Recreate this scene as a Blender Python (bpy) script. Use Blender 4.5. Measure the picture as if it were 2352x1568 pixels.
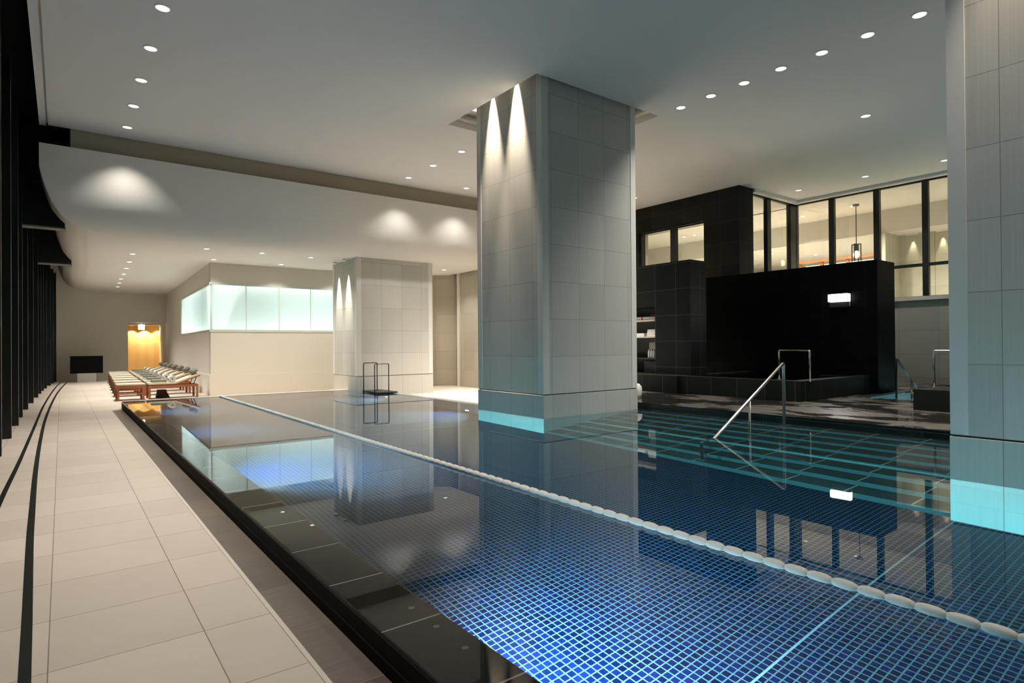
import bpy, bmesh, math, random
from mathutils import Vector, Matrix
random.seed(7)
for o in list(bpy.data.objects): bpy.data.objects.remove(o, do_unlink=True)
SC = bpy.context.scene
COL = SC.collection
PI = math.pi

# ------------------------------------------------------------------ camera
F_PX, YAW, PITCH, ROLL = 1367.257, 0.647830, 0.0058138, -0.0074502
CAM_H = 1.2
cam_d = bpy.data.cameras.new('camera')
cam = bpy.data.objects.new('camera', cam_d); COL.objects.link(cam)
cam_d.sensor_width = 36.0
cam_d.lens = F_PX / 2352.0 * 36.0
cam_d.clip_start = 0.02; cam_d.clip_end = 200
fw = Vector((math.sin(YAW)*math.cos(PITCH), math.cos(YAW)*math.cos(PITCH), math.sin(PITCH)))
rt = Vector((math.cos(YAW), -math.sin(YAW), 0)); up = rt.cross(fw)
c_, s_ = math.cos(ROLL), math.sin(ROLL)
r2 = rt*c_ + up*s_; u2 = -rt*s_ + up*c_
M = Matrix((r2, u2, -fw)).transposed().to_4x4(); M.translation = Vector((0, 0, CAM_H))
cam.matrix_world = M
SC.camera = cam

# ------------------------------------------------------------------ world, exposure
w = bpy.data.worlds.new('night'); SC.world = w; w.use_nodes = True
w.node_tree.nodes['Background'].inputs[0].default_value = (0.10, 0.14, 0.17, 1)
w.node_tree.nodes['Background'].inputs[1].default_value = 0.02
vs = SC.view_settings
SC.display_settings.display_device = 'sRGB'
vs.view_transform = 'Standard'; vs.look = 'None'; vs.exposure = 0.0; vs.gamma = 1.0; vs.use_curve_mapping = False
cy = SC.cycles
cy.use_denoising = True
try: cy.denoiser = 'OPENIMAGEDENOISE'
except Exception: pass
cy.max_bounces = 8; cy.diffuse_bounces = 3; cy.glossy_bounces = 4; cy.transmission_bounces = 6
cy.use_adaptive_sampling = True; cy.adaptive_threshold = 0.035; cy.adaptive_min_samples = 24
cy.volume_bounces = 0; cy.transparent_max_bounces = 8
cy.sample_clamp_indirect = 8.0; cy.blur_glossy = 0.6
cy.caustics_reflective = False; cy.caustics_refractive = True

# light powers (W), colours: fittings of the hall, seen and added, used by the builders below
WARM = (1.0, 0.83, 0.66); NEUT = (1.0, 0.935, 0.85); COOL = (0.86, 0.93, 1.0)
P_HALL, P_LOW, P_WASH, P_UNDER, P_ROOM = 300, 300, 2600, 2000, 230

# ------------------------------------------------------------------ node helpers
class NT:
    def __init__(s, name):
        s.m = bpy.data.materials.new(name); s.m.use_nodes = True
        s.t = s.m.node_tree; s.n = s.t.nodes; s.l = s.t.links
        s.b = s.n['Principled BSDF']; s.out = s.n['Material Output']
    def node(s, typ, **kw):
        n = s.n.new(typ)
        for k, v in kw.items(): setattr(n, k, v)
        return n
    def put(s, sock, v):
        if isinstance(v, bpy.types.NodeSocket): s.l.new(v, sock)
        elif isinstance(v, (tuple, list)) and len(v) == 3 and sock.type == 'RGBA': sock.default_value = (*v, 1)
        else: sock.default_value = v
    def math(s, op, a, b=None, c=None, clamp=False):
        n = s.node('ShaderNodeMath', operation=op); n.use_clamp = clamp
        s.put(n.inputs[0], a)
        if b is not None: s.put(n.inputs[1], b)
        if c is not None: s.put(n.inputs[2], c)
        return n.outputs[0]
    def mix(s, f, a, b, typ='RGBA'):
        n = s.node('ShaderNodeMix', data_type=typ)
        i = {'RGBA': (6, 7, 2), 'FLOAT': (2, 3, 0)}[typ]
        s.put(n.inputs[0], f); s.put(n.inputs[i[0]], a); s.put(n.inputs[i[1]], b)
        return n.outputs[i[2]]
    def pos(s):
        g = s.node('ShaderNodeNewGeometry'); p = s.node('ShaderNodeSeparateXYZ'); q = s.node('ShaderNodeSeparateXYZ')
        s.l.new(g.outputs['Position'], p.inputs[0]); s.l.new(g.outputs['True Normal'], q.inputs[0])
        s.g = g
        return p.outputs, q.outputs
    def noise(s, scale, detail=3, vec=None, rough=0.5, dist=0.0):
        n = s.node('ShaderNodeTexNoise'); n.inputs['Scale'].default_value = scale
        n.inputs['Detail'].default_value = detail; n.inputs['Roughness'].default_value = rough; n.inputs['Distortion'].default_value = dist
        if vec is None:
            vec = s.node('ShaderNodeNewGeometry').outputs['Position']
        s.l.new(vec, n.inputs['Vector'])
        return n.outputs['Fac']
    def uv(s):
        """surface coordinates in metres that follow the face: (u, v)"""
        P, N = s.pos()
        ax = s.math('GREATER_THAN', s.math('ABSOLUTE', N[0]), 0.5)
        az = s.math('GREATER_THAN', s.math('ABSOLUTE', N[2]), 0.5)
        u = s.mix(ax, P[0], P[1], 'FLOAT'); v = s.mix(az, P[2], P[1], 'FLOAT')
        return u, v

def plain(name, col, rough=0.6, metal=0.0, spec=None, coat=0.0, var=0.0, vscale=2.0):
    t = NT(name); c = col
    if var:
        f = t.noise(vscale, 4)
        c = t.mix(f, tuple(x*(1-var) for x in col), tuple(min(1, x*(1+var)) for x in col))
    t.put(t.b.inputs['Base Color'], c); t.b.inputs['Roughness'].default_value = rough
    t.b.inputs['Metallic'].default_value = metal
    if spec is not None: t.b.inputs['Specular IOR Level'].default_value = spec
    if coat: t.b.inputs['Coat Weight'].default_value = coat
    return t.m

def emit(name, col, strength):
    t = NT(name); e = t.node('ShaderNodeEmission'); e.inputs[0].default_value = (*col, 1); e.inputs[1].default_value = strength
    t.l.new(e.outputs[0], t.out.inputs[0]); return t.m

def tiles(name, col, grout, su, sv, ou=0.0, ov=0.0, gw=0.004, var=0.1, rough=0.45, stria=0.0, sdir=(60, 60, 1.2), coat=0.0, rvar=0.0, bump=0.3, stagger=0.0, spec=0.5, grain=0.0):
    t = NT(name); u, v = t.uv()
    vv = t.math('DIVIDE', t.math('SUBTRACT', v, ov), sv)
    uu = t.math('DIVIDE', t.math('SUBTRACT', u, ou), su)
    if stagger:
        uu = t.math('ADD', uu, t.math('MULTIPLY', t.math('MODULO', t.math('FLOOR', vv), 2.0), stagger))
    fu, fv = t.math('FRACT', uu), t.math('FRACT', vv)
    gu = t.math('MULTIPLY', t.math('MINIMUM', fu, t.math('SUBTRACT', 1.0, fu)), su)
    gv = t.math('MULTIPLY', t.math('MINIMUM', fv, t.math('SUBTRACT', 1.0, fv)), sv)
    d = t.math('MINIMUM', gu, gv)
    isg = t.math('LESS_THAN', d, gw/2)
    cid = t.node('ShaderNodeCombineXYZ')
    t.put(cid.inputs[0], t.math('FLOOR', uu)); t.put(cid.inputs[1], t.math('FLOOR', vv))
    wn = t.node('ShaderNodeTexWhiteNoise', noise_dimensions='2D'); t.l.new(cid.outputs[0], wn.inputs['Vector'])
    k = t.math('ADD', 1.0-var, t.math('MULTIPLY', wn.outputs['Value'], 2*var))
    if stria:
        sc = t.node('ShaderNodeVectorMath', operation='MULTIPLY'); sc.inputs[1].default_value = sdir
        t.l.new(t.node('ShaderNodeNewGeometry').outputs['Position'], sc.inputs[0])
        k = t.math('ADD', k, t.math('MULTIPLY', t.math('SUBTRACT', t.noise(1.0, 3, sc.outputs[0]), 0.5), stria))
    if grain:
        k = t.math('ADD', k, t.math('MULTIPLY', t.math('SUBTRACT', t.noise(3.0, 5), 0.5), grain))
    cm = t.node('ShaderNodeVectorMath', operation='SCALE'); cm.inputs[0].default_value = col; t.put(cm.inputs['Scale'], k)
    t.put(t.b.inputs['Base Color'], t.mix(isg, cm.outputs[0], grout))
    r = rough
    if rvar:
        r = t.math('ADD', rough-rvar/2, t.math('MULTIPLY', t.noise(1.3, 4), rvar))
    t.put(t.b.inputs['Roughness'], t.mix(isg, r, 0.8, 'FLOAT'))
    t.b.inputs['Specular IOR Level'].default_value = spec
    if coat: t.b.inputs['Coat Weight'].default_value = coat*0.8; t.b.inputs['Coat Roughness'].default_value = 0.015; t.b.inputs['Coat IOR'].default_value = 1.33
    if bump:
        b = t.node('ShaderNodeBump'); b.inputs['Distance'].default_value = 0.002; b.inputs['Strength'].default_value = bump
        t.put(b.inputs['Height'], t.math('SUBTRACT', 1.0, isg)); t.l.new(b.outputs[0], t.b.inputs['Normal'])
    return t.m

# ------------------------------------------------------------------ materials
M_FLOOR = tiles('pale limestone tiles', (0.67, 0.585, 0.495), (0.27, 0.21, 0.155), 0.595, 0.597, -0.05, 0.207, 0.0048, 0.05, 0.42, grain=0.12, rvar=0.2, bump=0.2)
M_CHAN = tiles('brown grey slate strip', (0.175, 0.142, 0.118), (0.25, 0.22, 0.19), 10.0, 0.6, -5, 2.91, 0.006, 0.12, 0.45, stria=0.7, sdir=(4, 110, 4), grain=0.4, bump=0.2)
M_WEIR = tiles('wet black granite weir', (0.011, 0.012, 0.010), (0.22, 0.21, 0.18), 10.0, 0.608, -5, 2.936, 0.010, 0.15, 0.60, spec=0.0, bump=0.0, coat=1.0, grain=0.3)
M_BLACK = tiles('black granite cladding', (0.005, 0.007, 0.0058), (0.065, 0.080, 0.070), 0.6, 0.6, 0.26, 0.06, 0.008, 0.3, 0.55, spec=0.15, bump=0.1)
M_BROWN = tiles('dark brown granite cladding', (0.023, 0.0215, 0.018), (0.070, 0.068, 0.058), 0.6, 0.6, 0.21, 0.4, 0.008, 0.2, 0.65, spec=0.10, bump=0.1)
M_STONE = tiles('grey limestone cladding', (0.50, 0.495, 0.45), (0.20, 0.19, 0.16), 0.615, 0.615, 0.25, 0.39, 0.005, 0.07, 0.5, stria=0.22, bump=0.25)
M_STONE2 = tiles('beige limestone cladding', (0.44, 0.385, 0.30), (0.28, 0.24, 0.18), 0.615, 0.615, 0.05, 0.39, 0.005, 0.06, 0.5, stria=0.2, bump=0.25)
M_STONE3 = tiles('darker grey stone panels', (0.24, 0.23, 0.20), (0.11, 0.105, 0.09), 0.9, 0.62, 0.2, 0.26, 0.006, 0.10, 0.55, grain=0.15)
M_TRIM = plain('smooth limestone trim', (0.68, 0.675, 0.63), 0.45)
M_STEP = tiles('underwater dark green stone', (0.050, 0.072, 0.070), (0.60, 0.60, 0.50), 30.0, 0.6, -15, 3.368, 0.018, 0.1, 0.5, bump=0.0)
M_CEIL = plain('matt white plaster', (0.84, 0.84, 0.82), 0.9, spec=0.2)
M_CEIL2 = plain('warm white plaster', (0.84, 0.82, 0.77), 0.85, spec=0.2)
M_WALL = plain('pale grey plaster', (0.84, 0.81, 0.73), 0.85, spec=0.2)
M_WHITE = plain('off white plaster', (0.74, 0.68, 0.58), 0.8, spec=0.2)
M_BEIGE = plain('beige plaster', (0.42, 0.37, 0.28), 0.9, spec=0.1)
M_BLKMET = plain('black powder coated metal', (0.006, 0.009, 0.007), 0.42, spec=0.45)
M_FIN = plain('black green fin metal', (0.006, 0.010, 0.008), 0.35, spec=0.5)
M_NGLASS = plain('night glass', (0.002, 0.003, 0.003), 0.05, spec=0.5)
M_CHROME = plain('brushed stainless steel', (0.72, 0.71, 0.68), 0.16, 1.0)
M_DSTEEL = plain('dark bronze steel', (0.10, 0.085, 0.07), 0.25, 1.0)
M_RING = plain('white lamp ring', (0.8, 0.8, 0.78), 0.4)
M_LAMP = emit('downlight lens', (1.0, 0.98, 0.95), 1.15)
M_LAMP2 = emit('small downlight lens', (1.0, 0.97, 0.93), 6)
M_ULAMP = emit('underwater lens', (0.9, 0.96, 1.0), 12)
M_WHITEPL = plain('white plastic', (0.82, 0.80, 0.74), 0.35)
M_BEAD = plain('white rope float plastic', (0.93, 0.89, 0.81), 0.4)
M_TEAK = plain('red brown teak', (0.30, 0.095, 0.033), 0.45, var=0.25, vscale=6)
M_CUSH = plain('cream cushion fabric', (0.58, 0.51, 0.40), 0.9)
M_DARKBR = plain('dark brown woven', (0.06, 0.022, 0.015), 0.8)
M_TOWEL = plain('white towelling', (0.68, 0.66, 0.58), 0.95)
M_TOWELG = plain('grey green towelling', (0.22, 0.23, 0.18), 0.95)
M_PILL = plain('grey striped pillow fabric', (0.17, 0.16, 0.13), 0.9, var=0.5, vscale=40)
M_SCREEN = plain('black screen', (0.004, 0.005, 0.005), 0.35, spec=0.1)
M_TVBASE = plain('pale grey lacquer', (0.55, 0.53, 0.48), 0.4)
M_RED = plain('red plastic', (0.45, 0.02, 0.015), 0.35)
M_PAPER = plain('folded white towel', (0.80, 0.79, 0.75), 0.9)
M_BOTTLE = plain('clear bottle plastic', (0.45, 0.46, 0.47), 0.15)

def m_mosaic():
    t = NT('blue glass mosaic'); P, N = t.pos()
    ax = t.math('GREATER_THAN', t.math('ABSOLUTE', N[0]), 0.5)
    az = t.math('GREATER_THAN', t.math('ABSOLUTE', N[2]), 0.5)
    u = t.mix(ax, P[0], P[1], 'FLOAT'); v = t.mix(az, P[2], P[1], 'FLOAT')
    S = 0.0507
    uu, vv = t.math('DIVIDE', u, S), t.math('DIVIDE', v, S)
    fu, fv = t.math('FRACT', uu), t.math('FRACT', vv)
    d = t.math('MINIMUM', t.math('MINIMUM', fu, t.math('SUBTRACT', 1.0, fu)), t.math('MINIMUM', fv, t.math('SUBTRACT', 1.0, fv)))
    isg = t.math('LESS_THAN', d, 0.085)
    cid = t.node('ShaderNodeCombineXYZ'); t.put(cid.inputs[0], t.math('FLOOR', uu)); t.put(cid.inputs[1], t.math('FLOOR', vv))
    wn = t.node('ShaderNodeTexWhiteNoise', noise_dimensions='2D'); t.l.new(cid.outputs[0], wn.inputs['Vector'])
    r = t.node('ShaderNodeValToRGB'); t.l.new(wn.outputs['Value'], r.inputs[0])
    e = r.color_ramp.elements
    e[0].position = 0; e[0].color = (0.0005, 0.003, 0.020, 1); e[1].position = 1; e[1].color = (0.0035, 0.006, 0.055, 1)
    x = e.new(0.45); x.color = (0.0006, 0.004, 0.032, 1); x = e.new(0.8); x.color = (0.0015, 0.007, 0.048, 1)
    # expansion joints across the pool floor
    j = None
    for yj in (1.82, 9.0):
        q = t.math('LESS_THAN', t.math('ABSOLUTE', t.math('SUBTRACT', P[1], yj)), 0.007)
        j = q if j is None else t.math('MAXIMUM', j, q)
    c = t.mix(isg, r.outputs[0], (0.10, 0.138, 0.158))
    c = t.mix(j, c, (0.22, 0.28, 0.30))
    t.put(t.b.inputs['Base Color'], c)
    t.b.inputs['Roughness'].default_value = 0.45; t.b.inputs['Specular IOR Level'].default_value = 0.2
    return t.m
M_MOSAIC = m_mosaic()

def m_water():
    t = NT('pool water')
    g = t.node('ShaderNodeBsdfGlass'); g.inputs['IOR'].default_value = 1.333; g.inputs['Roughness'].default_value = 0.0
    g.inputs['Color'].default_value = (1, 1, 1, 1)
    b = t.node('ShaderNodeBump'); b.inputs['Distance'].default_value = 0.0012; b.inputs['Strength'].default_value = 0.12
    t.put(b.inputs['Height'], t.noise(2.2, 1)); t.l.new(b.outputs[0], g.inputs['Normal'])
    t.l.new(g.outputs[0], t.out.inputs['Surface'])
    v = t.node('ShaderNodeVolumeAbsorption'); v.inputs['Color'].default_value = (0.30, 0.90, 0.96, 1); v.inputs['Density'].default_value = 0.30
    t.l.new(v.outputs[0], t.out.inputs['Volume'])
    return t.m
M_WATER = m_water()

def m_wetdeck():
    t = NT('wet dark slate deck'); u, v = t.uv()
    sc = t.node('ShaderNodeVectorMath', operation='MULTIPLY'); sc.inputs[1].default_value = (1.0, 0.55, 1)
    t.l.new(t.node('ShaderNodeNewGeometry').outputs['Position'], sc.inputs[0])
    f = t.noise(1.6, 5, sc.outputs[0], 0.6, 0.4)
    r = t.node('ShaderNodeValToRGB'); t.l.new(f, r.inputs[0])
    r.color_ramp.elements[0].position = 0.47; r.color_ramp.elements[1].position = 0.53
    wet = r.outputs[0]
    t.put(t.b.inputs['Base Color'], t.mix(wet, (0.020, 0.019, 0.016), (0.085, 0.078, 0.068)))
    t.put(t.b.inputs['Roughness'], t.mix(wet, 0.03, 0.30, 'FLOAT'))
    return t.m
M_DECK = m_wetdeck()

def m_frost():
    t = NT('frosted green glass')
    a = t.node('ShaderNodeBsdfTranslucent'); a.inputs[0].default_value = (0.90, 0.97, 0.945, 1)
    b = t.node('ShaderNodeBsdfGlossy'); b.inputs['Roughness'].default_value = 0.25
    m = t.node('ShaderNodeMixShader'); m.inputs[0].default_value = 0.06
    t.l.new(a.outputs[0], m.inputs[1]); t.l.new(b.outputs[0], m.inputs[2]); t.l.new(m.outputs[0], t.out.inputs[0])
    return t.m
M_FROST = m_frost()

def m_clear():
    t = NT('clear window glass')
    a = t.node('ShaderNodeBsdfTransparent'); a.inputs[0].default_value = (0.90, 0.91, 0.87, 1)
    b = t.node('ShaderNodeBsdfGlossy'); b.inputs['Roughness'].default_value = 0.02
    m = t.node('ShaderNodeMixShader'); m.inputs[0].default_value = 0.07
    t.l.new(a.outputs[0], m.inputs[1]); t.l.new(b.outputs[0], m.inputs[2]); t.l.new(m.outputs[0], t.out.inputs[0])
    return t.m
M_CLEAR = m_clear()

def m_wood():
    t = NT('honey oak boards'); P, N = t.pos()
    k = t.math('FLOOR', t.math('DIVIDE', P[0], 0.21))
    wn = t.node('ShaderNodeTexWhiteNoise', noise_dimensions='1D'); t.put(wn.inputs['W'], k)
    sc = t.node('ShaderNodeVectorMath', operation='MULTIPLY'); sc.inputs[1].default_value = (30, 30, 1.0)
    t.l.new(t.node('ShaderNodeNewGeometry').outputs['Position'], sc.inputs[0])
    g = t.math('MULTIPLY', t.noise(1, 3, sc.outputs[0]), 0.3)
    t.put(t.b.inputs['Base Color'], t.mix(t.math('ADD', g, t.math('MULTIPLY', wn.outputs['Value'], 0.6)), (0.74, 0.43, 0.13), (0.84, 0.56, 0.22)))
    t.b.inputs['Roughness'].default_value = 0.5
    return t.m
M_OAK = m_wood()

# ------------------------------------------------------------------ mesh helpers
def bm_new(): return bmesh.new()
def add_box(bm, x0, x1, y0, y1, z0, z1, mi=0):
    v = [bm.verts.new((x, y, z)) for x in (x0, x1) for y in (y0, y1) for z in (z0, z1)]
    for q in ((0, 1, 3, 2), (4, 6, 7, 5), (0, 4, 5, 1), (2, 3, 7, 6), (0, 2, 6, 4), (1, 5, 7, 3)):
        f = bm.faces.new([v[i] for i in q]); f.material_index = mi
def add_prism(bm, pts, z0, z1):
    a = [bm.verts.new((x, y, z0)) for x, y in pts]; b = [bm.verts.new((x, y, z1)) for x, y in pts]
    n = len(pts)
    bm.faces.new(a[::-1]); bm.faces.new(b)
    for i in range(n): bm.faces.new((a[i], a[(i+1) % n], b[(i+1) % n], b[i]))
def add_tube(bm, pts, r, seg=12, cap=True):
    pts = [Vector(p) for p in pts]; rings = []
    for i, p in enumerate(pts):
        d = (pts[min(i+1, len(pts)-1)] - pts[max(i-1, 0)]).normalized()
        a = Vector((0, 0, 1)) if abs(d.z) < 0.9 else Vector((1, 0, 0))
        s = d.cross(a).normalized(); t = d.cross(s).normalized()
        rings.append([bm.verts.new(p + s*r*math.cos(2*PI*k/seg) + t*r*math.sin(2*PI*k/seg)) for k in range(seg)])
    for A, B in zip(rings, rings[1:]):
        for k in range(seg): bm.faces.new((A[k], A[(k+1) % seg], B[(k+1) % seg], B[k]))
    if cap: bm.faces.new(rings[0][::-1]); bm.faces.new(rings[-1])
def bend(p0, p1, p2, r, n=6):
    """points of a rounded corner at p1"""
    p0, p1, p2 = Vector(p0), Vector(p1), Vector(p2)
    a = p1 + (p0-p1).normalized()*r; b = p1 + (p2-p1).normalized()*r
    return [tuple((1-t)**2*a + 2*(1-t)*t*p1 + t*t*b) for t in [i/n for i in range(n+1)]]
def add_lathe(bm, prof, seg=24, axis='Z', c=(0, 0, 0)):
    rings = []
    for r, h in prof:
        ring = []
        for k in range(seg):
            a = 2*PI*k/seg
            p = {'Z': (r*math.cos(a), r*math.sin(a), h), 'X': (h, r*math.cos(a), r*math.sin(a)), 'Y': (r*math.cos(a), h, r*math.sin(a))}[axis]
            ring.append(bm.verts.new((p[0]+c[0], p[1]+c[1], p[2]+c[2])))
        rings.append(ring)
    for A, B in zip(rings, rings[1:]):
        for k in range(seg): bm.faces.new((A[k], A[(k+1) % seg], B[(k+1) % seg], B[k]))
    bm.faces.new(rings[0][::-1]); bm.faces.new(rings[-1])
def obj(name, bm, mat, parent=None, smooth=False, bevel=0.0, label=None):
    bmesh.ops.recalc_face_normals(bm, faces=bm.faces)
    if bevel:
        bmesh.ops.bevel(bm, geom=[e for e in bm.edges if e.calc_face_angle(0) > 0.6], offset=bevel, segments=2, affect='EDGES', profile=0.6)
    me = bpy.data.meshes.new(name); bm.to_mesh(me); bm.free()
    for m in (mat if isinstance(mat, (list, tuple)) else [mat]): me.materials.append(m)
    if smooth:
        for p in me.polygons: p.use_smooth = True
    o = bpy.data.objects.new(name, me); COL.objects.link(o)
    if parent: o.parent = parent
    if label: o['label'] = label
    return o
def tag(o, label, cat, group=None, kind=None):
    o['label'] = label; o['category'] = cat
    if group: o['group'] = group
    if kind: o['kind'] = kind
    return o
def thing(name, loc, label, cat, group=None, rz=0.0):
    o = bpy.data.objects.new(name, None); COL.objects.link(o); o.location = loc; o.rotation_euler = (0, 0, rz)
    o.empty_display_size = 0.1
    return tag(o, label, cat, group)
def boxes(name, mat, lst, parent=None, bevel=0.0, label=None):
    bm = bm_new()
    for b in lst: add_box(bm, *b)
    return obj(name, bm, mat, parent, bevel=bevel, label=label)
def struct(name, mat, lst, label=None, cat=None, bevel=0.0):
    o = boxes(name, mat, lst, bevel=bevel); o['kind'] = 'structure'
    if label: o['label'] = label
    if cat: o['category'] = cat
    return o
def kids(o): return [c for c in bpy.data.objects if c.parent is o]
def dup(root, loc, label=None, group=None, rz=None, tree=None):
    r = root.copy(); COL.objects.link(r); r.location = loc
    if rz is not None: r.rotation_euler = (0, 0, rz)
    if label: r['label'] = label
    if group: r['group'] = group
    for ch in (tree or kids(root)):
        k2 = kids(ch)
        c = ch.copy(); COL.objects.link(c); c.parent = r
        for g in k2:
            d = g.copy(); COL.objects.link(d); d.parent = c
    return r

# ================================================================== THE HALL
ZF = -0.165          # white deck level; water level is 0
ZC = 5.53            # high ceiling
ZL = 3.58            # low ceiling
ZD = 0.105           # dark deck level
YFAR = 30.8

# --- floors
bm = bm_new()
for b in ((-1.5, 0.865, -4, 15.62), (-1.5, 12.0, 15.98, 36.0), (-1.5, 1.067, 15.62, 15.98), (6.87, 12.0, 8.75, 15.98), (12.0, 14.8, 9.6, 14.6)):
    add_box(bm, b[0], b[1], b[2], b[3], ZF-0.1, ZF)
o = obj('floor', bm, M_FLOOR); o['kind'] = 'structure'
o = struct('trim_1', M_CHAN, [(0.865, 1.067, -4, 15.62, ZF-0.1, ZF-0.001)])
o = struct('trim_2', plain('pale edge strip', (0.72, 0.66, 0.57), 0.4), [(0.850, 0.872, -4, 15.62, ZF-0.05, ZF+0.004)])
# overflow weir, far rim and side rim of the pool
o = struct('pool_wall', M_WEIR, [(1.065, 1.355, -4, 15.80, -0.022, 0.0015)], bevel=0.005)
o = struct('pool_wall', tiles('matt black granite weir face', (0.010, 0.010, 0.008), (0.09, 0.085, 0.07), 10.0, 0.608, -5, 2.936, 0.008, 0.2, 0.7, spec=0.12, bump=0.0), [(1.067, 1.355, -4, 15.80, -1.6, -0.022)])
o = struct('pool_wall', plain('pale pool rim', (0.60, 0.55, 0.47), 0.4), [(1.067, 8.0, 15.80, 15.98, -1.6, 0.006)])
o = struct('pool_wall', tiles('grey pool rim', (0.26, 0.25, 0.21), (0.2, 0.19, 0.17), 0.6, 0.6, 0, 0, 0.004, 0.06, 0.3), [(6.65, 6.87, 8.75, 15.80, -1.6, 0.004)])
o = struct('pool_wall', M_MOSAIC, [(1.355, 1.362, -4, 15.80, -1.5, -0.06), (1.362, 6.65, 15.79, 15.80, -1.5, -0.06), (6.643, 6.65, 8.75, 15.80, -1.5, -0.06)])
o = struct('pool_floor', M_MOSAIC, [(1.3, 6.9, -4, 15.9, -1.5, -1.40)])
# submerged steps, nine treads rising towards the dark deck
bm = bm_new(); prof = [(6.262, -1.45)]
x = 6.262
for k in range(8):
    z = -1.40 + 0.1645*(k+1)
    prof += [(x, z), (x+0.2985, z)]; x += 0.2985
prof += [(9.0, prof[-1][1]), (9.0, -1.45)]
a = [bm.verts.new((px, -4, pz)) for px, pz in prof]; b = [bm.verts.new((px, 8.6, pz)) for px, pz in prof]
bm.faces.new(a); bm.faces.new(b[::-1])
for i in range(len(prof)): bm.faces.new((a[i], b[i], b[(i+1) % len(prof)], a[(i+1) % len(prof)]))
o = obj('pool_steps', bm, M_STEP, bevel=0.006); tag(o, 'broad flight of dark submerged steps between the two big pillars and the wet deck', 'steps', kind='structure')
o = struct('pool_wall', M_BLACK, [(6.65, 9.0, 8.60, 8.75, -1.6, 0.10)])
# dark wet deck
o = struct('deck_floor', [M_DECK], [(8.65, 12.74, -4, 8.62, -0.2, ZD), (12.74, 18.3, 5.50, 9.6, -0.2, ZD), (8.9, 12.74, 8.62, 9.6, -0.2, ZD-0.004)])
o = struct('trim_3', tiles('black granite kerb', (0.010, 0.010, 0.008), (0.05, 0.055, 0.05), 10, 0.6, -5, 3.368-0.3, 0.006, 0.1, 0.25), [(8.640, 8.655, -4, 8.60, -1.4, ZD-0.006)])

# --- water of the big pool: one closed body
bm = bm_new()
YE = 15.803
outer = [(1.350, -3.9), (8.643, -3.9), (8.643, 8.603), (6.653, 8.603), (6.653, YE), (1.350, YE)]
add_prism(bm, outer, -1.405, 0.0)
o = obj('pool_water', bm, M_WATER); tag(o, 'still clear water filling the large mosaic pool', 'water', kind='structure')

# --- small second pool by the stone wall
o = struct('spa_floor', plain('pale spa plaster', (0.32, 0.55, 0.60), 0.6), [(12.79, 18.05, -4, 5.30, -0.75, -0.62)])
o = struct('spa_wall', M_BLACK, [(12.74, 12.79, -4, 5.45, -0.75, ZD-0.01), (12.74, 18.05, 5.30, 5.50, -0.75, ZD-0.01)])
bm = bm_new(); add_box(bm, 12.786, 18.04, -3.9, 5.298, -0.615, 0.075)
o = obj('spa_water', bm, M_WATER); tag(o, 'small cyan lit pool beside the grey stone wall', 'water', kind='structure')

# --- high ceiling with a recess round the first pillar
HX0, HX1, HY0, HY1 = 6.06, 9.06, 7.30, 10.03
o = struct('ceiling', M_CEIL, [(-0.2, HX0, -4, 14.6, ZC, ZC+0.1), (HX1, 18.05, -4, 9.3, ZC, ZC+0.1), (HX1, 15.5, 9.3, 14.6, ZC, ZC+0.1),
                               (HX0, HX1, -4, HY0, ZC, ZC+0.1), (HX0, HX1, HY1, 14.6, ZC, ZC+0.1)])
o = struct('trim_4', M_CEIL2, [(HX0-0.12, HX1+0.12, HY0-0.12, HY1+0.12, 6.12, 6.2),
        (HX0-0.06, HX0, HY0-0.06, HY1+0.06, ZC+0.1, 6.12), (HX1, HX1+0.06, HY0-0.06, HY1+0.06, ZC+0.1, 6.12),
        (HX0, HX1, HY0-0.06, HY0, ZC+0.1, 6.12), (HX0, HX1, HY1, HY1+0.06, ZC+0.1, 6.12),
        (HX1-0.2, HX1, HY0, HY1, 5.80, 5.84), (HX0, HX1, HY1-0.2, HY1, 5.80, 5.84),
        (HX1-0.1, HX1, HY0, HY1, 5.66, 5.69), (HX0, HX1, HY1-0.1, HY1, 5.66, 5.69)])
# stepped edge of the high ceiling along the glass wall
o = struct('trim_5', M_CEIL, [(-0.335, -0.225, -4, 14.75, ZC+0.02, ZC+0.12), (-0.225, -0.2, -4, 14.6, ZC+0.07, ZC+0.16), (-0.335, 11.0, 14.6, 14.66, ZC+0.06, ZC+0.2)])
# beige wall behind the curved lower ceiling
o = struct('wall_beam', M_BEIGE, [(0.15, 12.0, 14.615, 14.70, 4.75, 5.62)])
o = struct('trim_6', M_CEIL, [(-0.335, 0.15, 14.60, 15.1, 6.2, 6.3)])

# --- curved lower ceiling
XB = [(-0.40, 5.20), (-0.376, 4.93), (-0.33, 4.65), (-0.284, 4.44), (-0.20, 4.17), (-0.146, 4.04), (-0.03, 3.88), (0.06, 3.785), (0.15, 3.73), (0.25, 3.685), (0.45, 3.63), (0.7, 3.60), (1.2, ZL)]
def zB(x, y):
    x -= 0.2*min(1, max(0, (y-15.45)/6.55))
    for (a, za), (b, zb) in zip(XB, XB[1:]):
        if x <= b:
            t = max(0, (x-a)/(b-a)); return za + (zb-za)*t
    return ZL
def zN(y):
    y1, a, h, p = 14.45, 0.95, 1.5, 2.5
    if y >= y1+a: return ZL
    t = (y1+a-y)/a
    return ZL + h*(1-max(0, 1-t**p)**(1/p))
xs = [-0.375+0.02*i for i in range(60)] + [1.0+0.5*i for i in range(20)]
ys = [14.45+0.95*(1-math.cos(PI/2*i/60))**1.0 for i in range(61)] + [15.8+0.6*i for i in range(26)]
bm = bm_new(); G = []
for x in xs:
    G.append([bm.verts.new((x, y, max(zB(x, y), zN(y)))) for y in ys])
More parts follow.
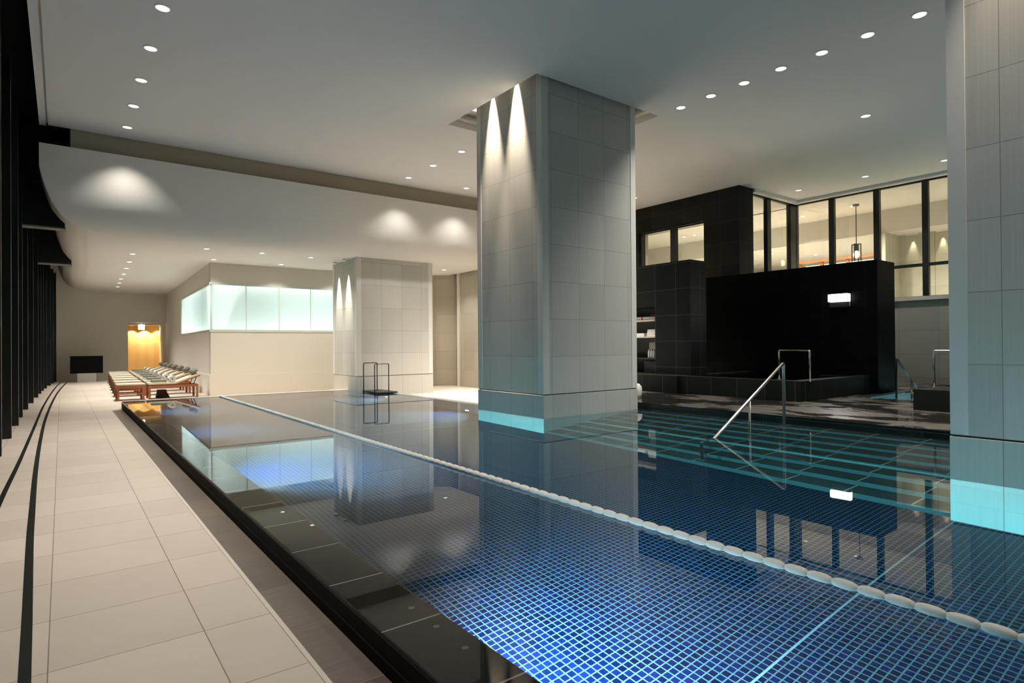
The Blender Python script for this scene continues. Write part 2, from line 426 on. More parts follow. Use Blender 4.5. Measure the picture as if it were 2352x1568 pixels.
for i in range(len(xs)-1):
    for j in range(len(ys)-1): bm.faces.new((G[i][j], G[i][j+1], G[i+1][j+1], G[i+1][j]))
r = bmesh.ops.extrude_face_region(bm, geom=bm.faces[:])
# thickness upward
for v in [g for g in r['geom'] if isinstance(g, bmesh.types.BMVert)]: v.co.z += 0.05
o = obj('ceiling_curved', bm, M_CEIL2, smooth=False); o['kind'] = 'structure'
for p in o.data.polygons: p.use_smooth = abs(p.normal.z) > 0.02
em = o.modifiers.new('split', 'EDGE_SPLIT'); em.split_angle = math.radians(28)
tag(o, 'low pale ceiling with a curved hull-like front edge', 'ceiling', kind='structure')
# black bulkheads between the curved ceiling and the glass wall
o = struct('beam', M_BLKMET, [(-1.3, 0.06, 15.45, 15.72, 3.70, 6.4)])
o = struct('beam', M_BLKMET, [(-1.3, 0.24, 22.0, 22.35, 3.70, 6.4)])
o = struct('beam', plain('dark grey soffit', (0.16, 0.17, 0.15), 0.6), [(-1.3, 0.075, 15.44, 15.73, 3.675, 3.70), (-1.3, 0.255, 21.99, 22.36, 3.675, 3.70)])

# --- far wall with a doorway into a white corridor that ends on oak boards
o = struct('wall_far', M_WALL, [(-1.5, 2.31, YFAR, YFAR+0.2, ZF, 5.3), (2.31, 3.79, YFAR, YFAR+0.2, 2.30, 5.3), (3.79, 5.2, YFAR, YFAR+0.2, ZF, 5.3)])
o = struct('wall_niche', M_OAK, [(2.2, 4.3, 35.5, 35.6, ZF, 2.5)])
bm = bm_new()
add_prism(bm, [(3.79, YFAR+0.2), (4.04, 35.5), (4.35, 35.5), (3.99, YFAR+0.2)], ZF, 2.5)
add_box(bm, 2.1, 2.31, YFAR+0.2, 35.5, ZF, 2.5); add_box(bm, 2.1, 4.35, YFAR+0.2, 35.6, 2.31, 2.5)
o = obj('wall_corridor', bm, M_WHITE); o['kind'] = 'structure'
# --- white building with the frosted glass band (its long side leans slightly)
def side_x(y, off=0.0): return 3.33 + (y-18.41)*0.0345 + off
bm = bm_new()
def side_wall(z0, z1, y0, y1, d0, d1):
    add_prism(bm, [(side_x(y0, d0), y0), (side_x(y0, d1), y0), (side_x(y1, d1), y1), (side_x(y1, d0), y1)], z0, z1)
Z0, Z1 = 1.66, 3.00
side_wall(ZF, Z0, 18.60, YFAR, -0.0, 0.25); side_wall(Z1, 3.75, 18.60, YFAR, -0.0, 0.25)
side_wall(Z0, Z1, 25.2, YFAR, 0.0, 0.25)
side_wall(ZF, 0.42, 18.42, YFAR, -0.03, -0.001)
o = obj('wall_side', bm, M_WALL); o['kind'] = 'structure'
o = struct('wall_front', M_WHITE, [(3.335, 9.9, 18.41, 18.66, ZF, Z0), (3.335, 9.9, 18.41, 18.66, Z1, 3.75), (3.30, 9.9, 18.38, 18.42, ZF, 0.42)])
# light box behind the glass
bm = bm_new()
add_box(bm, 4.1, 9.9, 19.20, 19.26, 1.5, 3.2); add_box(bm, 4.05, 4.11, 19.2, 25.4, 1.5, 3.2)
add_box(bm, 3.62, 9.9, 18.66, 25.3, 3.02, 3.10); add_box(bm, 3.62, 9.9, 18.66, 25.3, 1.50, 1.58); add_box(bm, 3.64, 4.1, 25.22, 25.3, 1.5, 3.2)
o = obj('wall_lightbox', bm, plain('grey light box lining', (0.10, 0.13, 0.12), 0.9)); o['kind'] = 'structure'
fr = bpy.data.objects.new('window_1', None); COL.objects.link(fr); fr['kind'] = 'structure'; fr['label'] = 'band of glowing frosted glass panes around the corner of the white wall'
xm = [3.345, 4.28, 5.21, 6.15, 7.10, 8.05, 9.0, 9.9]
for i in range(7):
    bm = bm_new(); add_box(bm, xm[i]+0.006, xm[i+1]-0.006, 18.44, 18.46, Z0+0.03, Z1-0.03); obj('window_pane', bm, M_FROST, fr)
yy = [18.45, 20.15, 21.85, 23.55, 25.2]
for i in range(4):
    bm = bm_new(); side_wall(Z0+0.03, Z1-0.03, yy[i]+0.006, yy[i+1]-0.006, 0.03, 0.05); obj('window_pane', bm, M_FROST, fr)
M_FRAME = plain('pale green aluminium', (0.62, 0.66, 0.60), 0.4)
bm = bm_new()
add_box(bm, 3.30, 9.9, 18.40, 18.48, Z0-0.03, Z0+0.035); add_box(bm, 3.30, 9.9, 18.40, 18.48, Z1-0.035, Z1+0.03)
side_wall(Z0-0.03, Z0+0.035, 18.41, 25.19, -0.008, 0.06); side_wall(Z1-0.035, Z1+0.03, 18.41, 25.19, -0.008, 0.06)
for xk in xm[1:]: add_box(bm, xk-0.008, xk+0.008, 18.435, 18.462, Z0, Z1)
add_box(bm, 3.335, 3.365, 18.43, 18.46, Z0, Z1)
obj('window_frame', bm, M_FRAME, fr)
def area(name, loc, sx, sy, rot, power, col, parent=None, spread=PI):
    l = bpy.data.lights.new(name, 'AREA'); l.shape = 'RECTANGLE'; l.size = sx; l.size_y = sy; l.energy = power; l.color = col; l.spread = spread; l.cycles.use_multiple_importance_sampling = False
    o = bpy.data.objects.new(name, l); COL.objects.link(o); o.location = loc; o.rotation_euler = rot
    if parent: o.parent = parent
    return o
def spot(name, loc, target, power, col, ang, blend=0.5, rad=0.05, parent=None):
    l = bpy.data.lights.new(name, 'SPOT'); l.energy = power; l.color = col; l.spot_size = math.radians(ang); l.spot_blend = blend; l.shadow_soft_size = rad; l.cycles.use_multiple_importance_sampling = False
    o = bpy.data.objects.new(name, l); COL.objects.link(o); o.location = loc
    o.rotation_euler = (Vector(target)-Vector(loc)).to_track_quat('-Z', 'Y').to_euler()
    if parent: o.parent = parent
    return o
# fluorescent strips behind the bottom edge of the frosted panes
M_STRIP = emit('fluorescent strip', (0.95, 1.0, 0.98), 5)
st = thing('strip_light', (6.7, 18.78, 1.70), 'fluorescent strip hidden behind the sill of the frosted front panes', 'light', 'strips behind the frosted band')
boxes('tube', M_STRIP, [(-3.1, 3.1, 0.0, 0.03, -0.03, 0.0)], st); area('strip_glow', (0, -0.02, 0.0), 6.2, 0.05, (-PI/2-0.45, 0, 0), 270, (0.95, 1.0, 0.98), st)
st = thing('strip_light', (3.83, 22.0, 1.70), 'fluorescent strip hidden behind the sill of the frosted side panes', 'light', 'strips behind the frosted band', rz=-0.0345)
boxes('tube', M_STRIP, [(0.0, 0.03, -3.1, 3.1, -0.03, 0.0)], st); area('strip_glow', (-0.02, 0, 0), 6.2, 0.05, (-PI/2-0.45, 0, -PI/2), 220, (0.95, 1.0, 0.98), st)

# --- warm stone walls beside the second pillar
bm = bm_new()
add_prism(bm, [(9.95, 17.85), (10.98, 17.07), (10.99, 17.3), (10.1, 18.0)], ZF, 3.9)
add_box(bm, 10.62, 10.9, 13.5, 16.9, ZF, 3.9)
add_box(bm, 9.9, 10.2, 17.7, 18.7, ZF, 3.9)
o = obj('wall_warm', bm, M_STONE2); o['kind'] = 'structure'
o = struct('trim_7', M_WHITE, [(10.56, 10.70, 16.86, 17.0, ZF, 3.85)])

# --- pillars
def pillar(x0, x1, y0, y1, ztop, label, zb=-1.45):
    bm = bm_new(); add_box(bm, x0, x1, y0, y1, 0.39, ztop); p = obj('pillar', bm, M_STONE)
    tag(p, label, 'pillar', kind='structure')
    bm = bm_new(); add_box(bm, x0-0.012, x1+0.012, y0-0.012, y1+0.012, zb, 0.375); obj('plinth', bm, M_STONE, p, bevel=0.004)
    bm = bm_new(); add_box(bm, x0+0.004, x1-0.004, y0+0.004, y1-0.004, 0.37, 0.395); obj('shadow_gap', bm, M_BLKMET, p)
    t, e = 0.125, 0.007
    for cx, sx in ((x0, 1), (x1, -1)):
        for cy, sy in ((y0, 1), (y1, -1)):
            bm = bm_new()
            xa, xb = sorted((cx-e*sx, cx+t*sx)); ya, yb = sorted((cy-e*sy, cy+t*sy))
            add_box(bm, xa, xb, ya, yb, 0.395, ztop-0.01)
            obj('corner_trim', bm, M_TRIM, p)
    return p
pillar(6.21, 8.45, 7.37, 9.24, 5.9, 'big grey stone pillar standing in the middle of the pool edge')
pillar(6.21, 8.45, -0.35, 1.84, 5.75, 'big grey stone pillar nearest to the camera, cut by the picture edge')
pillar(6.30, 8.60, 15.20, 16.93, 3.62, 'shorter pale stone pillar under the low ceiling beside the white wall')

# --- dark block with windows, shelf block, lamp wall, low spa walls
ZW0, ZW1 = 3.1, 4.74
o = struct('wall_dark', M_BROWN, [(14.8, 15.1, 9.2, 10.34, ZD, ZC), (14.8, 15.1, 10.34, 14.6, ZW1, ZC), (14.8, 15.1, 10.34, 14.6, ZD, ZW0), (14.8, 15.1, 12.75, 14.6, ZW0, ZW1), (15.1, 15.48, 9.2, 9.4, ZD, ZC)])
w2 = bpy.data.objects.new('window_2', None); COL.objects.link(w2); w2['kind'] = 'structure'
boxes('window_frame', M_BLKMET, [(14.83, 14.95, 11.35, 11.55, ZW0, ZW1), (14.83, 14.95, 12.68, 12.76, ZW0, ZW1), (14.86, 14.95, 10.34, 12.76, ZW1-0.05, ZW1)], w2)
boxes('window_sill', plain('bronze channel', (0.12, 0.11, 0.085), 0.4, 0.5), [(14.80, 14.87, 10.34, 12.68, ZW1-0.004, ZW1+0.02)], w2)
boxes('window_pane', M_CLEAR, [(14.90, 14.905, 10.34, 11.35, ZW0, ZW1-0.05)], w2); boxes('window_pane', M_CLEAR, [(14.90, 14.905, 11.55, 12.68, ZW0, ZW1-0.05)], w2)
# shelf block: front plane x = 11.3, niche with shelves
o = struct('wall_shelf', M_BLACK, [(11.3, 11.7, 8.5, 9.27, ZD, 3.05), (11.3, 11.89, 8.26, 8.5, ZD, 3.10), (11.75, 11.89, 8.5, 12.5, ZD, 3.05), (11.3, 11.7, 9.27, 12.5, 2.08, 3.05), (11.3, 11.7, 10.6, 12.5, ZD, 2.10), (11.3, 11.7, 9.27, 10.6, ZD, 0.50), (11.3, 11.89, 8.5, 12.5, 3.05, 3.10)])
o = struct('wall_shelf', plain('dark niche back', (0.020, 0.016, 0.013), 0.6), [(11.7, 11.75, 9.2, 10.7, ZD, 2.2)])
# big black wall with the lamp
o = struct('wall_lamp', tiles('deep black granite cladding', (0.0010, 0.0018, 0.0014), (0.010, 0.014, 0.012), 0.9, 0.6, 0.26, 0.06, 0.008, 0.2, 0.5, spec=0.06, bump=0.0), [(13.9, 14.3, 5.42, 10.3, ZD, 2.97), (14.3, 14.8, 5.42, 5.6, ZD, 2.97)])
# spa bench / tub
o = struct('wall_tub', M_BLACK, [(11.89, 13.9, 8.26, 8.50, ZD, 0.49), (10.88, 11.10, 5.56, 8.26, ZD, 0.49), (10.80, 11.30, 8.26, 10.6, ZD, 0.49), (11.1, 13.9, 5.56, 5.80, ZD, 0.49), (11.1, 13.9, 5.80, 8.26, ZD, 0.25)], bevel=0.01)
bm = bm_new(); add_box(bm, 11.095, 13.895, 5.795, 8.255, 0.255, 0.470)
o = obj('tub_water', bm, M_WATER); tag(o, 'dark still water in the raised black tub', 'water', kind='structure')
# black plinth box near the second pool
o = struct('wall_plinth', M_BLACK, [(10.95, 12.0, 1.2, 3.76, ZD, 0.44)])

# --- grey stone wall and long windows of the upper room
o = struct('wall_right', M_STONE3, [(18.05, 18.3, -4, 9.6, -0.7, 2.36), (15.1, 18.3, 9.3, 9.5, ZD, 2.36)])
o = struct('windowsill', plain('pale stone sill', (0.42, 0.40, 0.34), 0.5), [(17.98, 18.35, -4, 9.3, 2.30, 2.40)])
w3 = bpy.data.objects.new('window_3', None); COL.objects.link(w3); w3['kind'] = 'structure'
fl = []
for ya, yb in ((9.27, 9.42), (8.17, 8.32), (6.96, 7.11), (5.80, 5.94), (4.62, 4.76), (3.44, 3.58), (2.26, 2.4), (1.08, 1.22), (-0.1, 0.04), (-1.3, -1.16), (-2.5, -2.36)): fl.append((18.02, 18.14, ya, yb, 2.40, 5.46))
fl += [(18.04, 18.12, -4, 9.4, 5.41, 5.46), (18.04, 18.12, -4, 9.4, 3.185, 3.27), (18.04, 18.12, -4, 9.4, 2.39, 2.41)]
boxes('window_frame', M_BLKMET, fl, w3); 
for k, (ya, yb) in enumerate(((8.32, 9.27), (7.11, 8.17), (5.94, 6.96), (4.76, 5.80), (3.58, 4.62), (2.4, 3.44), (1.22, 2.26), (0.04, 1.08), (-1.16, -0.1), (-2.36, -1.3), (-4, -2.5))):
    boxes('window_pane', M_CLEAR, [(18.08, 18.085, ya, yb, 2.41, 5.41)], w3)
w4 = bpy.data.objects.new('window_4', None); COL.objects.link(w4); w4['kind'] = 'structure'
boxes('window_frame', M_BLKMET, [(16.36, 16.56, 9.28, 9.40, 2.4, 5.43), (17.68, 18.12, 9.28, 9.42, 2.4, 5.43), (15.48, 18.1, 9.28, 9.36, 5.38, 5.43)], w4)
boxes('window_pane', M_CLEAR, [(15.48, 16.36, 9.33, 9.335, 2.4, 5.38)], w4); boxes('window_pane', M_CLEAR, [(16.56, 17.68, 9.33, 9.335, 2.4, 5.38)], w4)
# bulkhead over the windows
o = struct('trim_8', M_CEIL, [(15.48, 18.0, 9.14, 9.5, 5.43, 5.60), (17.86, 18.2, -4, 9.3, 5.45, 5.60)])
# upper room behind the glass
o = struct('floor_upper', plain('upper room floor', (0.50, 0.46, 0.40), 0.6), [(15.1, 18.3, 9.5, 18, 2.26, 2.36), (18.3, 28, -4, 18, 2.26, 2.36)])
M_ROOM = plain('cream upper room plaster', (0.70, 0.675, 0.61), 0.9, spec=0.1)
o = struct('ceiling_upper', M_ROOM, [(15.1, 18.3, 9.5, 18, 5.43, 5.5), (18.2, 21.0, -4, 18, 5.43, 5.5), (21.0, 28, -4, 18, 4.70, 4.78), (21.0, 21.1, -4, 18, 4.78, 5.43)])
o = struct('wall_upper', M_ROOM, [(28, 28.1, -4, 18, 2.36, 4.7), (15.1, 28, 18, 18.1, 2.36, 5.43), (15.1, 15.3, 12.8, 18, 2.36, 5.43)])
M_ROOMG = tiles('greyed upper room panels', (0.46, 0.45, 0.36), (0.16, 0.14, 0.1), 1.1, 5.0, 0.3, 1.0, 0.012, 0.03, 0.7, bump=0)
o = struct('wall_upper', M_ROOMG, [(22.0, 22.2, -4, 7.9, 2.36, 5.43), (20.9, 22.2, 7.9, 8.1, 2.36, 4.7)])

# --- hidden sides that close the hall
o = struct('wall_near', M_WALL, [(-1.5, 18.3, -4.2, -4.0, -1.5, 6.2)])
o = struct('wall_behind', M_BEIGE, [(10.9, 14.8, 14.6, 14.8, ZF, 6.4), (11.9, 12.0, 14.6, 32, ZF, 6.4)])

# --- glass wall with black fins on the city side
gl = bpy.data.objects.new('window_5', None); COL.objects.link(gl); gl['kind'] = 'structure'
boxes('window_pane', M_NGLASS, [(-1.34, -1.32, -4, YFAR, ZF, 7.5)], gl)
bm = bm_new(); 
for zz in (0.9, 2.6, 4.3, 6.0): add_box(bm, -1.33, -1.27, -4, YFAR, zz, zz+0.05)
obj('window_frame', bm, M_FIN, gl)
o = struct('trim_9', plain('dead black void lining', (0.003, 0.003, 0.003), 0.9, spec=0.05), [(-1.4, -0.335, -4, 15.3, ZC+0.12, ZC+0.3), (-1.4, -0.33, -4, 15.3, 6.9, 7.2), (-1.4, 0.15, 15.62, YFAR, 6.2, 6.3), (-0.45, -0.335, 14.4, 15.3, 4.4, 6.3)])
FINS = [(-0.61, 4.25), (-0.61, 6.14), (-0.61, 8.03), (-0.61, 9.92), (-0.61, 11.81), (-0.61, 13.70), (-0.62, 15.33), (-0.60, 17.2), (-0.56, 19.1), (-0.52, 21.2), (-0.49, 22.9), (-0.46, 24.4), (-0.40, 25.78), (-0.32, 27.6), (-0.25, 29.2), (-0.17, 30.7)]
first = None; short = None
for fx, fy in FINS:
    if first is None:
        bm = bm_new(); add_box(bm, -0.72, 0, 0, 0.09, 0, 7.0)
        first = obj('facade_fin', bm, M_FIN, bevel=0.004)
        tag(first, 'tall black metal fin in the row along the dark glass wall', 'fin', 'black fins along the glass wall'); f = first
    else:
        f = first.copy(); COL.objects.link(f)
    if fy > 16 and short is None:
        bm = bm_new(); add_box(bm, -0.72, 0, 0, 0.09, 0, 4.45); mm = obj('facade_fin', bm, M_FIN, bevel=0.004); short = mm.data; bpy.data.objects.remove(mm)
    if fy > 16: f.data = short
    f.location = (fx, fy, ZF)

# --- curved black curtain tracks let into the white floor
def track(pts, w, label):
    # smooth the polyline with a Catmull-Rom pass
    P = [Vector((a, b, 0)) for a, b in pts]; q = []
    for i in range(len(P)-1):
        p0, p1, p2, p3 = P[max(i-1, 0)], P[i], P[i+1], P[min(i+2, len(P)-1)]
        for k in range(8):
            t = k/8; q.append(0.5*((2*p1)+(p2-p0)*t+(2*p0-5*p1+4*p2-p3)*t*t+(3*p1-p0-3*p2+p3)*t**3))
    q.append(P[-1]); bm = bm_new(); A = []
    for i, p in enumerate(q):
        d = (q[min(i+1, len(q)-1)]-q[max(i-1, 0)]).normalized(); n = Vector((-d.y, d.x, 0))*w/2
        A.append([bm.verts.new((v.x, v.y, z)) for z in (ZF-0.02, ZF+0.003) for v in (p-n, p+n)])
    for a, b in zip(A, A[1:]):
        bm.faces.new((a[2], a[3], b[3], b[2])); bm.faces.new((a[0], b[0], b[1], a[1])); bm.faces.new((a[0], a[2], b[2], b[0])); bm.faces.new((a[1], b[1], b[3], a[3]))
    bm.faces.new(A[0]); bm.faces.new(A[-1][::-1])
    tag(obj('floor_track', bm, M_BLKMET), label, 'track')
track([(-0.47, 2.0), (-0.45, 4.5), (-0.44, 7.05), (-0.41, 9.33), (-0.385, 12.63), (-0.34, 18.27), (-0.20, 25.0), (-0.03, 30.0)], 0.040, 'thin curved black floor track nearer to the black fins')
track([(-0.10, 1.0), (-0.115, 2.6), (-0.135, 3.6), (-0.18, 5.35), (-0.20, 6.4), (-0.235, 8.6), (-0.255, 11.5), (-0.25, 14.83), (-0.18, 19.63), (-0.06, 24.3), (0.17, 29.9)], 0.044, 'wider curved black floor track on the side towards the pool')

# ================================================================== LIGHTS OF THE HALL
def make_downlight(name, label, group, r=0.085, power=P_HALL, ang=95, blend=1.0, col=NEUT, lens=None):
    t = thing(name, (0, 0, 0), label, 'light', group)
    bm = bm_new(); add_lathe(bm, [(r+0.018, 0.0), (r+0.016, -0.008), (r, -0.008), (r-0.004, -0.002)], 28); rg = obj('ring', bm, M_RING, t, smooth=False)
    bm = bm_new(); add_lathe(bm, [(r-0.006, -0.0025), (r-0.006, -0.006)], 28); obj('lens', bm, lens or M_LAMP, rg)
    spot('beam', (0, 0, -0.03), (0, 0, -1), power, col, ang, blend, 0.06, t)
    return t
def run(proto, spots, z, labels, group):
    tree = kids(proto); first = True
    for i, (x, y) in enumerate(spots):
        lb = labels[i] if isinstance(labels, (list, tuple)) else labels
        if first: o = proto; o.location = (x, y, z); o['label'] = lb; o['group'] = group; first = False
        else: o = dup(proto, (x, y, z), lb, group, tree=tree)
ORD = ['nearest', 'second', 'third', 'fourth', 'fifth', 'sixth', 'seventh', 'eighth', 'ninth', 'tenth', 'eleventh', 'twelfth']
def row_labels(n, text, start=0): return [f'{ORD[i+start]} {text}' for i in range(n)]
ysL = [13.84-1.283*i for i in range(9)][::-1]
run(make_downlight('downlight', '', '', 0.085, P_HALL*1.15, 76), [(1.04, y) for y in ysL[:-1]], ZC, [ORD[i]+' round downlight of the ceiling row over the white walkway' for i in range(8)], 'downlights over the walkway')
run(make_downlight('downlight', '', ''), [(1.04, ysL[-1])], ZC, 'last round downlight of the walkway row, just before the curved ceiling edge', 'downlights over the walkway')
ysM = [13.80, 12.53, 11.25]
run(make_downlight('downlight', '', '', 0.085), [(7.14, y) for y in ysM] + [(8.91, 13.81)], ZC,
    ['round downlight of the ceiling, farthest of the short row behind the big pillar', 'round downlight of the ceiling, middle of the short row behind the big pillar', 'round downlight of the ceiling, closest of the short row behind the big pillar', 'single round downlight close to the far edge of the high ceiling'], 'downlights behind the big pillar')
ysR = [6.80-0.635*i for i in range(10)]
run(make_downlight('downlight', '', '', 0.085, P_HALL*0.85, 110), [(9.07, y) for y in ysR], ZC, ['round downlight over the steps, '+('closest to the big pillar' if i == 0 else ORD[i]+' from the big pillar') for i in range(10)], 'downlights over the steps')
run(make_downlight('downlight', '', '', 0.085, P_HALL*0.9, 110), [(16.7, 8.53), (16.75, 6.79), (16.83, 5.06), (12.28, 4.96), (13.55, 11.83)], ZC,
    ['round downlight in front of the window corner', 'round downlight in front of the window with the pendant', 'round downlight beside the near pillar above the transom window', 'lone round downlight between the step row and the windows', 'small round downlight just beside the big pillar above the dark block'], 'downlights over the dark deck')
# unseen downlights added out of view to brighten the pillar faces
run(make_downlight('downlight', '', '', 0.085, P_HALL*0.4), [(x, y) for y in (1.6, -1.6) for x in (3.0, 5.0)], ZC, 'added unseen round downlight over the near end of the pool', 'added downlights over the near end of the pool')
run(make_downlight('downlight', '', '', 0.085, P_HALL*4.4, 92), [(8.91, 12.53), (8.91, 11.25), (10.7, 12.53), (10.7, 11.25), (12.3, 13.2), (12.6, 12.0)], ZC, 'added unseen round downlight over the pale floor behind the big pillar', 'added downlights hidden behind the big pillar')  # strong hidden lights, added so the pale floor brightens the ceiling
# low ceiling
run(make_downlight('low_downlight', '', '', 0.06, P_LOW*1.35, 95, lens=M_LAMP2), [(1.44, 17.82), (1.50, 19.5), (1.55, 21.15), (1.60, 22.83), (1.64, 24.5), (1.70, 26.1), (1.75, 27.7)], ZL,
    ['small round downlight of the row above the loungers, '+ORD[i]+(' one' if i == 0 else ' away') for i in range(7)], 'downlights above the loungers')
run(make_downlight('low_downlight', '', '', 0.06, P_LOW*0.62, 120, lens=M_LAMP2), [(2.80, 15.9), (4.06, 15.86), (5.33, 15.94), (3.3, 17.75), (5.08, 17.75), (6.85, 17.75), (9.6, 16.2), (8.9, 17.9)], ZL,  # last three are invented lights, added behind the short pillar and in the passage
    ['small downlight at the curved ceiling edge, above the start of the white rope', 'small downlight at the curved ceiling edge, middle one of three', 'small downlight at the curved ceiling edge, next to the short pillar', 'small downlight close to the corner of the glowing glass band', 'small downlight close to the middle of the glowing glass band', 'added small downlight hidden behind the short pillar', 'added small downlight beside the short pillar over the warm passage', 'added small downlight deep in the warm passage'], 'downlights of the low ceiling')
def washer(loc, tgt, label, power, ang=29):
    t = thing('wall_washer', loc, label, 'light', 'washers beside the pillars')
    bm = bm_new(); add_lathe(bm, [(0.045, 0.0), (0.045, -0.05)], 20); obj('housing', bm, M_RING, t)
    bm = bm_new(); add_lathe(bm, [(0.036, -0.051), (0.036, -0.053)], 20); obj('lens', bm, M_LAMP, t)
    s = spot('beam', (0, 0, -0.06), (Vector(tgt)-Vector(loc)), power, WARM, ang, 0.9, 0.02, t)
    return t
washer((6.125, 8.02, 6.0), (6.205, 8.02, 4.0), 'small washer grazing the big pillar, closer to its front corner', P_WASH*1.15)
washer((6.125, 8.72, 6.0), (6.205, 8.72, 4.0), 'small washer grazing the big pillar, closer to its far edge', P_WASH)
washer((6.125, 1.25, 5.48), (6.205, 1.25, 4.0), 'small washer grazing the near pillar at the picture edge', P_WASH*0.3, 50)
washer((6.17, 15.75, ZL), (6.28, 15.75, 2.0), 'small washer grazing the short pillar, closer to its front corner', P_WASH*0.3)
washer((6.17, 16.45, ZL), (6.28, 16.45, 2.0), 'small washer grazing the short pillar, closer to its far edge', P_WASH*0.3)
for nm, bx, lc, sx, sy in (('behind', (6.3, 8.8, 9.86, 9.90, 5.845, 5.865), (7.5, 9.9, 5.88), 2.4, 0.06), ('beside', (8.92, 8.96, 7.5, 9.8, 5.845, 5.865), (8.96, 8.6, 5.88), 0.06, 2.2)):
    t = thing('added_recess_strip', (0, 0, 0), f'added thin light strip on the ledge of the ceiling recess {nm} the big pillar', 'light')
    boxes('strip', M_LAMP, [bx], t); area('glow', lc, sx, sy, (PI, 0, 0), 26, WARM, t)  # strips added on the ledges to brighten the ceiling recess
# niche behind the doorway
def mini(loc, label, power):
    t = thing('niche_spotlight', loc, label, 'light', 'spotlights of the oak niche')
    bm = bm_new(); add_lathe(bm, [(0.04, 0.0), (0.04, -0.01)], 18); obj('lens', bm, M_LAMP, t)
    spot('beam', (0, 0, -0.03), (0, 0.12, -1), power, (1.0, 0.88, 0.68), 100, 0.6, 0.02, t)
mini((2.82, 35.2, 2.308), 'spotlight washing the oak boards beside the hanging exit box', 75)
mini((3.37, 35.2, 2.308), 'spotlight washing the middle of the oak boards', 110)
mini((3.98, 35.2, 2.308), 'spotlight washing the oak boards next to the white wall', 75)

# --- underwater lamps
def pool_lamp(loc, d, label, power, ang=130):
    t = thing('pool_lamp', loc, label, 'light', 'underwater lamps of the big pool')
    rx = 0.01*d
    bm = bm_new(); add_lathe(bm, [(0.085, 0.0), (0.08, 0.012*d), (0.07, 0.014*d)], 24, 'X'); rg = obj('ring', bm, M_CHROME, t)
    bm = bm_new(); add_lathe(bm, [(0.065, 0.015*d), (0.065, 0.018*d)], 24, 'X'); obj('lens', bm, M_ULAMP, rg)
    spot('beam', (0.05*d, 0, 0), (1*d, 0, -0.33), power, (0.84, 0.93, 1.0), ang, 1.0, 0.05, t)
for y, n in ((-2.6, 'behind the viewer'), (2.45, 'closest to the camera'), (7.4, 'straight across from the big pillar'), (10.8, 'under the far third of the weir'), (14.2, 'nearest to the loungers')):
    pool_lamp((1.364, y, -0.75), 1, 'underwater lamp below the weir, '+n, P_UNDER*(0.24 if y > 10 else 0.9))
pool_lamp((6.640, 14.1, -1.10), -1, 'bright underwater lamp beside the black landing plate', P_UNDER*0.35, 120)
pool_lamp((6.640, 10.3, -1.10), -1, 'bright underwater lamp close behind the big pillar', P_UNDER*0.5, 120)
t = thing('spa_lamp', (15.5, 5.28, -0.4), 'underwater lamp of the small cyan pool', 'light')
bm = bm_new(); add_lathe(bm, [(0.06, 0.0), (0.06, -0.012)], 20, 'Y'); obj('lens', bm, M_ULAMP, t); spot('beam', (0, -0.05, 0), (-0.6, -1, -0.2), 900, (0.6, 0.9, 1.0), 160, 0.3, 0.05, t)

# --- upper room lights
ROOM = [(19.8, 9.99), (19.8, 10.45), (19.6, 8.33), (19.7, 14.67), (19.7, 14.2), (19.7, 5.6), (20.2, 2.5), (17.2, 12.0), (20.2, -1.0)]
run(make_downlight('room_downlight', '', '', 0.06, P_ROOM*5, 130, lens=M_LAMP2), ROOM, 5.43,
    ['upper room downlight seen in the middle pane, next to the corner post', 'upper room downlight beside the corner post, outer of the pair', 'upper room downlight beside the pendant rod', 'upper room downlight in the small square window, inner one', 'upper room downlight in the small square window, outer one', 'upper room downlight above the transom window', 'upper room downlight behind the near pillar', 'upper room downlight in the narrow pane', 'upper room downlight deep behind the near pillar'], 'upper room downlights')
run(make_downlight('room_downlight', '', '', 0.06, P_ROOM*2.4, 130, lens=M_LAMP2), [(22.3, 12.5), (24.0, 13.6), (24.0, 11.6), (24.5, 10.2), (23.6, 9.2)], 4.70,
    ['lower upper-room downlight in the narrow pane', 'lower upper-room downlight near the shelf block', 'lower upper-room downlight in the middle pane', 'lower upper-room downlight near the pendant lamp', 'lower upper-room downlight beside the pendant glass'], 'upper room lower downlights')
for y in (7.5, 6.68):
    t = thing('wall_washer', (21.93, y, 4.66), 'slim washer on the grey upper wall, '+('first behind the transom window' if y > 7 else 'second behind the transom window'), 'light', 'washers of the upper wall')
    boxes('housing', M_RING, [(-0.05, 0.07, -0.18, 0.18, 0.0, 0.04)], t); spot('beam', (-0.02, 0, -0.02), (0.10, 0, -1), 70, WARM, 36, 0.8, 0.02, t)

# ================================================================== THINGS
# --- glowing wall lamp
t = thing('wall_lamp', (13.9, 6.19, 2.20), 'glowing white box lamp high on the black wall', 'lamp')
boxes('diffuser', emit('lamp diffuser', (1.0, 0.98, 0.95), 14), [(-0.10, -0.02, -0.215, 0.215, -0.085, 0.075)], t, bevel=0.012)
boxes('cover', M_CHROME, [(-0.105, 0.0, -0.22, 0.22, 0.080, 0.095), (-0.02, 0.0, -0.23, 0.22, -0.20, 0.095)], t)
boxes('bracket', M_BLKMET, [(-0.07, -0.02, -0.19, 0.20, -0.21, -0.095)], t)
area('glow', (-0.14, 0, 0), 0.42, 0.15, (PI/2, 0, PI/2), 14, (1, 0.97, 0.93), t)

